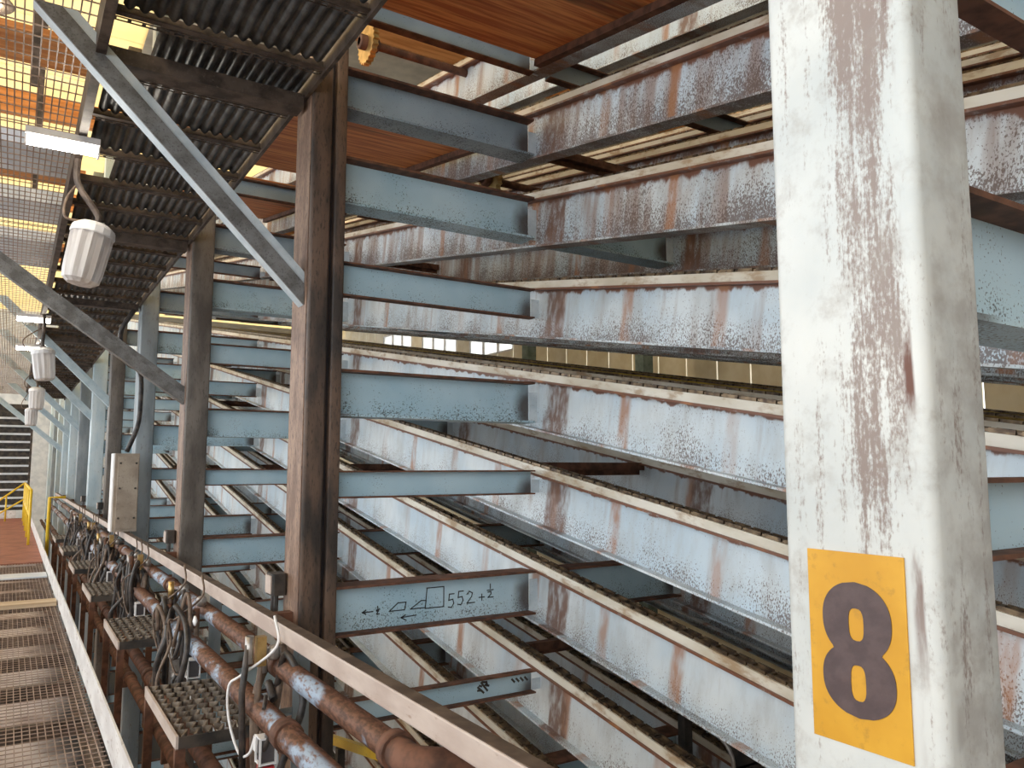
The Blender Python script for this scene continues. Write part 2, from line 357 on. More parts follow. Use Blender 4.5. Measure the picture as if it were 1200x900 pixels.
# ------------------------------------------------------------------ number plate
def polyfill(name, loops, th, mat, parent, loc, rot):
    cu = bpy.data.curves.new(name, 'CURVE'); cu.dimensions = '2D'; cu.fill_mode = 'BOTH'; cu.extrude = th
    for lp in loops:
        s = cu.splines.new('POLY'); s.points.add(len(lp)-1); s.use_cyclic_u = True
        for p, (x, y) in zip(s.points, lp): p.co = (x, y, 0, 1)
    t = bpy.data.objects.new('tmp', cu); COL.objects.link(t)
    me = bpy.data.meshes.new_from_object(t); me.name = name; bpy.data.objects.remove(t)
    me.materials.clear(); me.materials.append(mat)
    return link(name, me, parent, loc, rot)
def ell(cx, cy, rx, ry, n=28, p=2.0):
    out = []
    for k in range(n):
        a = 2*math.pi*k/n; c, s = math.cos(a), math.sin(a)
        out.append((cx+rx*math.copysign(abs(c)**(2/p), c), cy+ry*math.copysign(abs(s)**(2/p), s)))
    return out
def eight():
    U = (0, .048, .0655, .066); D = (0, -.052, .0690, .062)      # two lobes, joined at the waist
    def lobe(c, y): 
        t = (y-c[1])/c[3]; return c[2]*math.sqrt(max(0, 1-abs(t)**2.3))
    ys = [D[1]-D[3]+(U[1]+U[3]-D[1]+D[3])*k/60 for k in range(61)]
    R = []
    for y in ys:
        w = max(lobe(U, y) if abs(y-U[1]) <= U[3] else 0, lobe(D, y) if abs(y-D[1]) <= D[3] else 0); R.append((max(w, .0015), y))
    return [R+[(-x, y) for x, y in reversed(R)], ell(0, .042, .0145, .0275, 20, 3), ell(0, -.056, .0145, .030, 20, 3)]
sg = thing('number_sign', 'ochre yellow plate with a bold dark number 8', 'sign', (CX, .857, H-.313))
MB().box(-.003, -.0005, -.093, .093, -.164, .164).build('plate', M['sign'], sg)
# plate faces the walkway: local x of the drawing runs towards -Y, local y is up
polyfill('numeral', eight(), .0006, M['sign_ink'], sg, (-.0038, -.001, 0), (math.pi/2, 0, -math.pi/2))

# ------------------------------------------------------------------ tray beams: inclined, side by side in rows, stacked in levels
BX = [2.738, 3.92, 5.10, 6.28]
ROWN = ['nearest the walkway', 'in the second row', 'in the third row', 'in the fourth row']
ang = math.atan(SL); cs = math.cos(ang)
def zlev(k, y): return H-.005+LV*k+SL*(y-3.93)
def chain_mesh(n):
    m = MB()
    for i in range(n):
        y = i*.105; m.box(-.030, -.022, y, y+.085, .0, .016); m.box(.022, .030, y, y+.085, .0, .016); m.box(-.022, .022, y+.008, y+.078, .0, .006); m.box(-.026, .026, y+.086, y+.100, .002, .012)
    return m.mesh('drag_chain', M['chain'])
chains = {}
RUST = {6: .15, 5: .5, 4: .68, 3: .6, 2: .3, 1: .12, 0: .1, -1: .0}
for r, X in enumerate(BX):
    for k in range(5 if r == 0 else 6, -10 if r < 2 else -6, -1):
        y0 = -.6 if r < 2 else 0.4; y1 = 27.0
        y0 = max(y0, 3.93+(GZ+.5-(H-.005+LV*k))/SL); y1 = min(y1, 3.93+(7.8-(H-.005+LV*k))/SL)
        if k == 5: y0 = max(y0, 0.2)
        Ln = (y1-y0)/cs
        t = thing('tray_beam', '%s inclined tray beam down %s' % (ORD[(5 if r == 0 else 6)-k], ROWN[r]), 'beam', (X, y0, zlev(k, y0)), (ang, 0, 0), group='inclined tray beams')
        ru = RUST.get(k, 0.0)+(.12 if r else 0)
        MB().box(-.006, .006, 0, Ln, -.340, -.056).build('web', M['tray'], t, rust=ru, ystart=y0)
        MB().box(-.052, .052, 0, Ln, -.056, -.044).build('top_flange', M['tray'], t, rust=.9, ystart=y0)
        MB().box(-.055, .055, 0, Ln, -.352, -.340).build('bottom_flange', M['tray'], t, rust=max(ru-.1, 0), ystart=y0)
        MB().box(-.040, .040, 0, Ln, -.044, 0).build('wear_rail', M['yellow_rail' if r >= 2 and k in (1, 2) else 'white_rail'], t)
        n = int(Ln/.105)
        if n not in chains: chains[n] = chain_mesh(n)
        link('drag_chain', chains[n], t, kind='stuff')

# ------------------------------------------------------------------ cross ties between columns and beams
TIE = {5: (2.66, .16), 4: (2.19, .24), 3: (1.68, .265), 2: (1.095, .185), 1: (.515, .25), 0: (-.02, .145), -1: (-.615, .255), -2: (-1.19, .13), -3: (-1.74, .255), -4: (-2.32, .14), -5: (-2.88, .25), -6: (-3.46, .14)}
tcache = {}
def tie_parts(L, d, grey, seg):
    key = (round(L, 3), d, grey, seg)
    if key not in tcache:
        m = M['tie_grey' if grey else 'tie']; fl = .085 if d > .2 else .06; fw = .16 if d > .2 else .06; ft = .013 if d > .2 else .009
        tcache[key] = (MB().box(0, L, fl-.008, fl, -d+ft, -ft).mesh('web', m),
                       MB().box(0, L, 0, fw, -ft, 0).mesh('top_flange', M['rust']),
                       MB().box(0, L, 0, fw, -d, -d+ft).mesh('bottom_flange', m if d > .2 else M['rust']),
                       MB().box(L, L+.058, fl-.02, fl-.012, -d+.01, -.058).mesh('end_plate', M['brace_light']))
    return tcache[key]
ties = {}
for c in range(8):
    for j in TIE:
        zt, d = TIE[j]
        if zt+H-d < GZ or (c == 0 and j not in (3, 2, 1, 0, -1)) or (c == 1 and j < -3) or (c in (6, 7) and j < -3): continue
        for seg in range(3):
            if seg and (j % 2 == 0 or c == 0): continue
            if c > 5 and seg: continue
            if seg == 2 and c > 3: continue
            x0 = (CX+.19 if c != 5 else CX+.24) if seg == 0 else BX[seg-1]+.062
            x1 = BX[seg]-.064; L = x1-x0
            low = j < 0
            size = 'deep' if d > .2 else 'shallow'
            where = ['fixed to', 'joining tray rows one-two at', 'joining tray rows two-three at'][seg]
            lab = '%s pale blue tie, %s down, %s %s' % (size, ORD[5-j], where, CN[c]) if seg == 0 else '%s blue tie, %s down, %s %s' % (size, ORD[5-j], where, CN[c])
            if c == 1 and j == -1 and seg == 0: lab = 'deep pale blue tie with black marker writing 552 on the greasy column'
            t = thing('cross_tie', lab, 'cross tie', (x0, CY[c]+.02, H+zt), group='cross ties of the sorter frames')
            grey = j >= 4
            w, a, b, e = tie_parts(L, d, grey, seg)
            link('web', w, t, span=L); link('top_flange', a, t); o = link('bottom_flange', b, t)
            if low and d > .2:
                o.data = tcache.setdefault(('lowflange', round(L, 3), d), MB().box(0, L, 0, .16, -d, -d+.013).mesh('bottom_flange', M['rust']))
            link('end_plate', e, t)
            ties[(c, j, seg)] = t
for c in range(6):
    for j in (4, 2, 0, -2, -4):
        if c == 0 and j != 2: continue
        z = TIE[j][0]
        t = MB().box(0, BX[1]-BX[0]-.03, -.03, .03, -.055, 0).box(0, BX[1]-BX[0]-.03, .022, .03, -.09, -.055).build('tray_strut', M['rust'], None, False, (BX[0]+.015, CY[c]+.45, H+z+.05))
        t['label'] = 'thin rusty strut between tray rows, %s level down, past %s' % (ORD[5-j], CN[c]); t['category'] = 'strut'; t['group'] = 'brown struts between tray rows'

# marker writing on the tie
def strokes(lines, w=.0062):
    m = MB()
    for ln in lines:
        for (a, b), (c, d) in zip(ln, ln[1:]): m.bar((a, 0, b), (c, 0, d), .0012, w, up=(0, 1, 0)) if False else m.quadbox(_q(a, b, c, d, w))
    return m
def _q(a, b, c, d, w):
    dx, dz = c-a, d-b; l = math.hypot(dx, dz) or 1; ux, uz = dx/l*w/2, dz/l*w/2; px, pz = -uz, ux
    a -= ux; b -= uz; c += ux; d += uz
    p = [(a+px, b+pz), (a-px, b-pz), (c-px, d-pz), (c+px, d+pz)]
    return [(x, -.001, z) for x, z in p]+[(x, 0, z) for x, z in p]
tw = ties[(1, -1, 0)]
def mark(name, lines): strokes(lines).build(name, M['ink'], tw, loc=(0, .0775, -.012), kind='stuff')
def five(x, z, h): return [[(x+.035, z+h), (x+.006, z+h), (x+.002, z+h*.55), (x+.028, z+h*.6), (x+.034, z+h*.3), (x+.02, z), (x, z+.004)]]
mark('marker_arrow', [[(.235, -.142), (.175, -.142)], [(.195, -.132), (.175, -.142), (.195, -.152)]])
mark('marker_half', [[(.262, -.118), (.264, -.132)], [(.255, -.136), (.274, -.133)], [(.257, -.141), (.268, -.141), (.257, -.156), (.272, -.157)]])
mark('marker_wedge', [[(.33, -.150), (.42, -.150), (.428, -.110), (.38, -.110), (.33, -.150)]])
mark('marker_wedge', [[(.455, -.150), (.545, -.150), (.55, -.112), (.52, -.110), (.455, -.150)]])
mark('marker_square', [[(.545, -.155), (.66, -.155), (.66, -.045), (.555, -.045), (.545, -.155)]])
mark('marker_arrow', [[(.49, -.185), (.40, -.19)], [(.425, -.178), (.40, -.19), (.43, -.207)]])
mark('marker_digit', five(.69, -.165, .075)); mark('marker_digit', five(.75, -.155, .075))
mark('marker_digit', [[(.81, -.10), (.825, -.085), (.845, -.095), (.84, -.115), (.81, -.15), (.86, -.15)]])
mark('marker_plus', [[(.89, -.125), (.925, -.125)], [(.908, -.108), (.908, -.142)]])
mark('marker_half', [[(.965, -.055), (.965, -.08)], [(.945, -.09), (.985, -.088)], [(.95, -.10), (.97, -.098), (.97, -.112), (.95, -.13), (.985, -.13)]])
smud = ties[(1, -2, 0)]
strokes([[(.55+.01*math.cos(a)*3.2, -.055+.02*math.sin(a*1.7)), (.56+.03*math.cos(a+1), -.06+.03*math.sin(a+1))] for a in [0, .9, 1.8, 2.7, 3.6, 4.5, 5.4]]+[[(.75+.03*i, -.045), (.765+.03*i, -.06)] for i in range(4)], .012).build('paint_smudge', M['dark'], smud, loc=(.35, .0525, 0))

# ------------------------------------------------------------------ plywood pans
def pan_ply(k, ya, yb, off, x0, x1, lab, tilt=0):
    z = zlev(k, ya)+off
    t = thing('plywood_panel', lab, 'plywood', (x0, ya, z), (ang, 0, 0), group='plywood pans under the trays')
    L = (yb-ya)/cs
    MB().box(0, x1-x0-.05, 0, L, 0, .018).build('sheet', M['ply'], t)
    MB().box(x1-x0-.05, x1-x0, 0, L, -.045, 0).build('edge_angle', M['rust'], t)
pan_ply(4, 4.15, 6.9, -.15, 1.46, 2.68, 'orange brown plywood pan beyond the greasy column, behind the second tie')
pan_ply(5, .95, 3.88, -.31, 1.46, 2.68, 'dark red plywood pan overhead at the top of the picture')
pan_ply(4, 7.6, 10.3, -.15, 1.46, 2.68, 'orange plywood pan between the greasy and grey columns')

# ------------------------------------------------------------------ overhead walkway: joists, ribbed sheets, bar grating
DZ = H+2.05
def grating_mesh(name, w, l, mat, px=.038, py=.064, h=.010, t=.0042):
    m = MB()
    for i in range(int(w/px)+1): m.box(i*px, i*px+t, 0, l, 0, h)
    for i in range(int(l/py)+1): m.box(0, w, i*py, i*py+t*1.1, h*.45, h*.98)
    return m.mesh(name, mat)
od = thing('overhead_walkway', 'dark overhead walkway deck of ribbed sheets on cross joists', 'walkway', (0, 0, DZ))
rib = MB(); nr = 15; pitch = .92/nr; prof = []
for i in range(nr):
    for k in range(6):
        a = math.pi*k/6; prof.append((i*pitch+pitch*.08+pitch*.84*k/6, -.024*math.sin(a)))
    prof.append((i*pitch+pitch*.92, 0))
kk = len(prof)
rib.v = [(x, 0, z) for x, z in prof]+[(x, .56, z) for x, z in prof]
rib.f = [(i, i+1, i+1+kk, i+kk) for i in range(kk-1)]
ribm = rib.mesh('ribbed_sheet', M['deck'], True)
ribn = MB(); ribn.v = [(.17+x*.815, y, z) for x, y, z in rib.v]; ribn.f = rib.f; ribn = ribn.mesh('ribbed_sheet', M['deck'], True)
ladder = MB().box(.0, .96, 0, .006, -.004, .0).box(0, .96, .030, .036, -.004, 0)
for i in range(17): ladder.box(i*.06, i*.06+.016, .006, .030, -.004, 0)
ladm = ladder.mesh('slotted_strip', M['joist'])
jm = MB().box(0, .96, 0, .008, -.05, .0).box(0, .96, -.03, 0, -.05, -.044).mesh('joist', M['joist'])
gm = grating_mesh('grating_panel', 1.18, 2.4, M['grate'], .037, .118, .010, .0065)
y = .72; n = 0
while y < 27:
    j = link('joist', jm, od, (.27, y, 0)); link('slotted_strip', ladm, j, (0, .012, -.05))
    link('ribbed_sheet', ribn if n % 3 == 2 else ribm, od, (.30, y+.02, -.002))
    y += .6; n += 1
for i in range(11): link('grating_panel', gm, od, (-.92, .8+2.4*i, .07), kind='stuff')
MB().box(.225, .27, .5, 27, -.12, .068).build('edge_beam', M['joist'], od)
MB().box(1.225, 1.245, .5, 27, -.07, .068).build('edge_angle', M['joist'], od)
MB().box(-.98, -.92, .5, 27, -.12, .03).build('outer_beam', M['joist'], od)
for c in range(1, 8): MB().box(.272, 1.222, CY[c]+.09, CY[c]+.21, -.13, -.052).build('cross_beam', M['joist'], od)

# pale channels and boards seen through the grating
for i, (ya, yb) in enumerate(((7.35, 8.05), (8.9, 9.7), (10.5, 11.9))):
    t = thing('pale_channel', ['first', 'second', 'third'][i]+' pale blue-grey channel above the overhead grating', 'channel', (-1.6, ya, H+2.62), group='pale channels above grating')
    MB().box(0, 1.9, 0, yb-ya, 0, .02).build('web', M['panel_blue'], t); MB().box(0, 1.9, 0, .02, .02, .12).build('flange', M['panel_blue'], t); MB().box(0, 1.9, yb-ya-.02, yb-ya, .02, .12).build('flange', M['panel_blue'], t)
for i, (ya, yb, z, xe) in enumerate(((6.55, 7.1, 3.2, .42), (5.6, 5.85, 3.3, .55), (9.3, 9.8, 3.1, .5), (12.2, 12.9, 3.0, .5))):
    o = MB().box(0, xe+2.4, 0, yb-ya, 0, .05).build('timber_board', M['timber'], None, False, (-2.4, ya, H+z))
    o['label'] = ['wide orange board above the overhead grating at upper left', 'narrow orange board at the top left corner', 'orange board between the pale channels', 'farthest orange board above the overhead grating'][i]; o['category'] = 'board'; o['group'] = 'orange boards above grating'
for i, (x, y) in enumerate(((-.04, 6.3), (.02, 9.0))):
    o = MB().box(0, .05, 0, .05, 0, 1.9).build('roof_post', M['joist'], None, False, (x, y, H+2.7)); o['label'] = ['dark post seen through the grating at the upper left corner', 'second dark post farther along above the grating'][i]; o['category'] = 'post'

# ------------------------------------------------------------------ knee braces
def brace(z0, q, y, w, m, m2, lab, split=.64):
    x0 = CX-.006; x1, z1 = q; sl = (z1-z0)/(x1-x0); hv = w*math.sqrt(1+sl*sl)       # hv: height of the vertical end cut
    t = thing('knee_brace', lab, 'brace', (x0, y, z0), group='diagonal braces of the overhead walkway')
    def strip(f0, f1, ya, yb, mat, nm):
        a, b = hv*(f0-.5), hv*(f1-.5); e = (z1-z0)/sl
        top = z1-z0
        MB().prism([(0, a), (0, b), ((top-b)/sl, top), ((top-a)/sl, top)], ya, yb, 'y').build(nm, mat, t)
    strip(0, split, 0, .012, m, 'lower_leg'); strip(split, 1, .006, .018, m2, 'upper_leg')  # lower leg darker, upper leg paler where the two materials differ
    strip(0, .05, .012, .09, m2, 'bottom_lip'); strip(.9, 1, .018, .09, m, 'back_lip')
brace(H+.93, (.055, H+2.11), 3.99, .125, M['brace_dark'], M['brace_light'], 'near grey brace running up from the greasy column')
brace(H+.62, (-.85, H+2.11), 7.30, .125, M['brace_dark'], M['brace_dark'], 'dark grey brace reaching the third column')
brace(H+1.02, (-.28, H+2.55), 13.80, .12, M['brace_blue'], M['brace_blue'], 'pale blue brace ending at the fifth column')
brace(H+.98, (-.28, H+2.52), 17.05, .13, M['brace_blue'], M['brace_blue'], 'pale blue brace ending at the sixth column')
brace(H+.9, (-.3, H+2.45), 20.35, .13, M['brace_blue'], M['brace_blue'], 'pale blue brace ending at the seventh column')
brace(H+.85, (-.1, H+2.11), 23.55, .13, M['brace_blue'], M['brace_blue'], 'pale blue brace ending at the eighth column')
brace(H+.5, (-.6, H+2.11), 26.85, .14, M['brace_blue'], M['brace_blue'], 'farthest pale blue brace low above the yellow handrail')

# ------------------------------------------------------------------ lamps under the overhead walkway
def jar_lamp(x, y, z, s, tilt, lab):
    t = thing('jar_lamp', lab, 'lamp', (x, y, z), (0, tilt, 0), group='jar lamps under the overhead walkway')
    MB().lathe([(.06*s, .47*s), (.10*s, .465*s), (.145*s, .43*s), (.152*s, .385*s), (.15*s, .375*s)], 16).build('cap', M['white'], t, False)
    MB().lathe([(.02*s, 0), (.09*s, .004*s), (.125*s, .03*s), (.135*s, .10*s), (.145*s, .375*s)], 24, None, .07).build('glass_jar', M['jar'], t, False)
    q = Matrix.Rotation(-tilt, 3, 'Y') @ Vector((.2475-x, 0, DZ-.119-z))
    MB().tube(spline([(0, 0, .465*s), (0, 0, .54*s), (q.x*.8, 0, q.z*.8), q]), .02, 8).build('stem', M['joist'], t)
    MB().tube(spline([(-.1*s, 0, .46*s), (-.2*s, .0, .46*s), (-.22*s, .02, .60*s), (q.x*.8, .02, q.z*.82)]), .008, 6).build('cable', M['hose_brown'], t)
jar_lamp(.295, 5.5, H+1.13, .86, math.radians(10), 'large ribbed glass jar lamp nearest, below the deck edge')
jar_lamp(.30, 11.5, H+1.08, .9, math.radians(-6), 'small second jar lamp farther along under the deck')
jar_lamp(.33, 17.0, H+1.05, .9, 0, 'third tiny jar lamp far along under the deck')
jar_lamp(.33, 21.5, H+.95, .9, 0, 'fourth and farthest jar lamp under the deck')
for i, (x, y) in enumerate(((.15, 5.13), (.14, 11.6), (.14, 14.5))):
    t = thing('fluorescent_light', ['glaring fluorescent light under the grating at upper left', 'second glowing fluorescent light along the grating', 'third small glowing fluorescent light along the grating'][i], 'light', (x, y, DZ-.222), group='lit fluorescent lights under the grating')
    MB().box(-.19, .19, -.05, .05, .06, .10).build('housing', M['white'], t)
    MB().tube([(-.18, 0, .03), (.18, 0, .03)], .024, 10).build('tube', M['tube'], t, True)
    MB().box(-.19, -.18, -.03, .03, 0, .06).box(.18, .19, -.03, .03, 0, .06).build('end_cap', M['white'], t)
for i, (x, y, z) in enumerate(((4.5, 7, 6.6), (8.5, 5, 6.8), (8.5, 11, 6.8), (4.5, 14, 6.8), (-.5, 10, 6.6), (11.5, 15, 6.0), (11.5, 9, 6.0))):  # last two lamps are added to brighten the cream wall
    t = thing('bay_lamp', 'warm bay lamp hanging from the roof, %s from the walkway' % ['first', 'second', 'third', 'fourth', 'fifth', 'sixth', 'seventh'][i], 'lamp', (x, y, z), group='warm roof lamps')
    MB().lathe([(.02, .35), (.08, .34), (.10, .2), (.24, .02), (.25, 0), (.235, 0)], 20).build('shade', M['steel'], t, True)
    MB().lathe([(.02, -.03), (.10, -.02), (.14, .02), (.1, .08)], 16).build('bulb', M['bay'], t, True)
    MB().tube([(0, 0, .34), (0, 0, ROOF-z)], .012, 6).build('chain', M['steel'], t)
# near roller-conduit: flexible conduit and enclosure by the fourth column
o = MB().tube(spline([(1.05, 9.4, H+1.72), (.93, 9.45, H+1.45), (1.02, 9.6, H+1.16), (1.18, 9.75, H+1.06), (1.205, 9.8, H+.7), (1.19, 9.85, H+.45), (1.1, 9.9, H+.17)]), .026, 8).build('flexible_conduit', M['hose'], None, True); o['label'] = 'black flexible conduit looping down to the beige enclosure'; o['category'] = 'conduit'
t = thing('electrical_enclosure', 'beige steel electrical enclosure in front of the fourth column', 'enclosure', (.98, 9.8, H-.72))
MB().box(0, .25, .03, .34, 0, .87).build('body', M['box'], t); MB().box(.03, .24, 0, .03, .03, .84).build('door', M['box'], t)
scm = MB().lathe([(.008, -.012), (.012, -.004), (.012, .002)], 8, Matrix.Rotation(-math.pi/2, 4, 'X')).mesh('screw', M['dark'])
for xx in (.055, .215):
    for zz in (.15, .48, .76): link('screw', scm, t, (xx, -.002, zz))
MB().box(-.012, 0, .05, .33, 0, .87).build('side_flange', M['white'], t)
for i, (y, lab) in enumerate(((4.13, 'small junction box on the greasy column above the rail'), (7.4, 'small junction box on the grey column above the rail'), (13.8, 'small junction box farther along above the rail'), (17.1, 'farthest small junction box above the rail'))):
    t = thing('junction_box', lab, 'junction box', (1.165, y, H-.66), group='junction boxes on the columns')
    MB().prism(roundrect(0, .075, 0, .12, .012, 2), .0, .11).build('box', M['dark'], t); MB().box(-.006, 0, .01, .11, .01, .10).build('cover', M['rail'], t)
    MB().tube([(.03, .03, 0), (.03, .03, -.14)], .012, 6).build('conduit', M['hose'], t); MB().tube([(.03, .085, 0), (.03, .085, -.14)], .012, 6).build('conduit', M['hose'], t)

# ------------------------------------------------------------------ walkway
wk = thing('walkway', 'long brown bar grating walkway with bearers underneath', 'walkway', (0, 0, 0))
gw = grating_mesh('grating_panel', 1.44, 2.0, M['grate'], .038, .075, .008, .0048)
for i in range(7): link('grating_panel', gw, wk, (-.93, .5+2.02*i, -.012), kind='stuff')
bm = MB().box(-.95, .455, 0, .05, -.12, -.027).mesh('bearer', M['joist'])
for i in range(15): link('bearer', bm, wk, (0, .7+.98*i, 0))
MB().box(-.95, .51, 14.7, 27.5, -.03, 0).build('deck_plate', M['redfloor'], wk)
MB().box(-.99, -.95, .3, 27.5, -.2, 0.02).build('stringer', M['joist'], wk); MB().box(.46, .505, .3, 27.5, -.2, -.027).build('stringer', M['joist'], wk)
o = MB().box(.514, .524, .4, 26.5, 0, .20).build('kick_plate', M['kick'], None); o['label'] = 'long scuffed white kick plate along the right walkway edge'; o['category'] = 'kick plate'
o = MB().box(-.9, .50, 0, .28, 0, .045).build('plank', M['wood'], None, False, (0, 10.0, .002)); o['label'] = 'pale wooden plank lying across the walkway grating'; o['category'] = 'plank'
o = MB().box(-.9, .50, 0, .5, 0, .02).build('sheet', M['panel_blue'], None, False, (0, 12.6, .002)); o['label'] = 'grey sheet lying across the walkway beyond the plank'; o['category'] = 'sheet'
# wall and stairs at the far end
o = MB().box(-.95, .2, 27.5, 27.55, -.1, .22).build('end_kick_plate', M['kick'], None); o['label'] = 'white kick plate across the far end of the walkway'; o['category'] = 'kick plate'
yr = thing('yellow_handrail', 'yellow tubular handrail at the far end of the walkway', 'handrail', (.36, 18, 0))
ry = [18, 20, 22, 24, 26]
for y in ry: MB().tube([(0, y-18, 0), (0, y-18, 1.05)], .025, 8).build('post', M['yellow'], yr, True)
MB().tube([(0, 0, 1.05), (0, 8, 1.05)], .025, 8).build('top_rail', M['yellow'], yr, True); MB().tube([(0, 0, .55), (0, 8, .55)], .022, 8).build('mid_rail', M['yellow'], yr, True)
MB().tube([(0, 8, 1.05), (-.85, 8.2, .35), (-.85, 8.2, 0)], .025, 8).build('sloping_rail', M['yellow'], yr, True)
MB().tube([(0, 8, .6), (-.85, 8.2, .02)], .022, 8).build('sloping_mid_rail', M['yellow'], yr, True); MB().tube([(-.42, 8.1, .7), (-.42, 8.1, 0)], .022, 8).build('post', M['yellow'], yr, True)
yb = thing('yellow_gate_rail', 'short yellow rail end behind the handrail by the pipes', 'handrail', (.62, 16.5, 0))
MB().tube([(0, 0, -.1), (0, 0, .95), (.25, 0, .95)], .03, 8).build('tube', M['yellow'], yb, True)
sr = thing('slatted_rack', 'dark slatted rack standing at the far end of the walkway', 'rack', (-.75, 28.2, 0))
for i in range(12): MB().box(0, 1.2, 0, .05, .3+.24*i, .36+.24*i).build('slat', M['panel_blue'], sr)
MB().box(0, 1.2, .06, .1, .2, 3.4).build('back_panel', M['dark'], sr); MB().box(-.06, 0, 0, .1, 0, 3.4).build('upright', M['joist'], sr); MB().box(1.2, 1.26, 0, .1, 0, 3.4).build('upright', M['joist'], sr)
yp = MB().box(0, .22, 0, .05, 0, 1.7).build('yellow_board', M['yellow'], None, False, (-.75, 28.1, 1.6)); yp['label'] = 'yellow board hung on the slatted rack'; yp['category'] = 'board'

# ------------------------------------------------------------------ rail, pipes, steps, valves
t = thing('guard_rail', 'long dusty pinkish box rail in front of the columns', 'rail', (1.09, 0, H-.80))
MB().prism(roundrect(0, .058, 0, .078, .006, 2), .6, 9.6, 'y').build('rail_tube', M['rail'], t)
MB().prism(roundrect(.012, .070, 0, .070, .006, 2), 9.6, 26, 'y').build('rail_tube', M['rail'], t)
MB().box(.004, .054, .6, 9.6, .078, .081).build('top_grime', M['grime'], t); MB().box(.016, .066, 9.6, 26, .070, .073).build('top_grime', M['grime'], t)
for c in range(0, 8): MB().box(.070, .158, CY[c]+.1, CY[c]+.16, .01, .07).build('standoff', M['rust'], t)
def pipe(x, z, r, y0, y1, lab, elbow=False, mat='pipe'):
    t = thing('long_pipe', lab, 'pipe', (x, y0, z), group='pipes beside the walkway')
    MB().tube([(0, 0, 0), (0, y1-y0, 0)], r, 14).build('pipe_run', M[mat], t, True)
    if elbow:
        MB().tube(spline([(0, .02, 0), (.0, -.10, 0), (.05, -.16, -.0), (.14, -.17, -.02), (.22, -.15, -.08)], 5), r*1.12, 14).build('elbow', M['rust'], t, True)
        MB().tube([(0, .0, 0), (0, .05, 0)], r*1.35, 14).build('coupling', M['rust'], t, True)
    for yy in range(1, int(y1-y0), 3): MB().tube([(0, yy+.3, 0), (0, yy+.38, 0)], r*1.22, 14).build('coupling', M['rust'], t, True)
    return t
pipe(1.12, H-.925, .047, 2.45, 26, 'upper rusty pipe with blue paint patches below the box rail', True)
pipe(1.02, H-1.10, .052, 2.0, 26, 'middle rusty pipe with blue paint patches below the upper pipe')
pipe(.93, H-1.50, .045, 2.0, 26, 'brown floor pipe passing under the step treads, right one', mat='rust')
pipe(.80, H-1.50, .036, 2.0, 26, 'brown floor pipe passing under the step treads, left one', mat='rust')
br = thing('pipe_bracket', 'steel bracket holding the pipes, first past the greasy column', 'bracket', (1.17, 3.75, H-1.14), group='pipe brackets')
MB().box(0, .078, 0, .012, -.45, .28).build('plate', M['colblue'], br); MB().box(-.06, .078, .012, .10, -.012, 0).build('shelf', M['colblue'], br)
for i, y in enumerate((5.6, 7.05, 8.8, 10.3, 12, 13.6)): copytree(br, (1.17, y, H-1.14), 'steel bracket holding the pipes, %s along the walkway' % ORD[i+1])

st = thing('step_tread', 'nearest serrated steel step tread over the floor pipes', 'step', (.715, 4.03, H-1.25), group='step treads beside the walkway')
LY = 1.0; LX = .37
MB().box(0, .012, 0, LY, -.055, .006).build('front_edge', M['rail'], st); MB().box(LX-.012, LX, 0, LY, -.055, .006).build('back_edge', M['tread'], st)
MB().box(.012, LX-.012, 0, .01, -.055, .0).build('end_edge', M['dark'], st); MB().box(.012, LX-.012, LY-.01, LY, -.055, .0).build('end_edge', M['dark'], st)
tr = MB()
for i in range(6):
    x = .020+i*.056; nn = 10
    for k in range(nn):
        ya = .012+k*(LY-.024)/nn; yb = ya+(LY-.024)/nn; ym = (ya+yb)/2
        tr.quadbox([(x+.004, ya, -.02), (x+.016, ya, -.02), (x+.042, ym, -.02), (x+.030, ym, -.02), (x+.004, ya, .004), (x+.016, ya, .004), (x+.042, ym, .014), (x+.030, ym, .014)])
        tr.quadbox([(x+.030, ym, -.02), (x+.042, ym, -.02), (x+.016, yb, -.02), (x+.004, yb, -.02), (x+.030, ym, .014), (x+.042, ym, .014), (x+.016, yb, .004), (x+.004, yb, .004)])
tr.build('serrated_grip', M['tread'], st, kind='stuff')
for xx, yy in ((0, 0), (0, LY-.045), (LX-.045, 0), (LX-.045, LY-.045)): MB().box(xx, xx+.045, yy, yy+.045, -.9, -.05).build('leg', M['rust'], st)
for i in range(1, 6): copytree(st, (.715, 4.03+2.36*i, H-1.25), '%s serrated steel step tread along the walkway' % ORD[i])

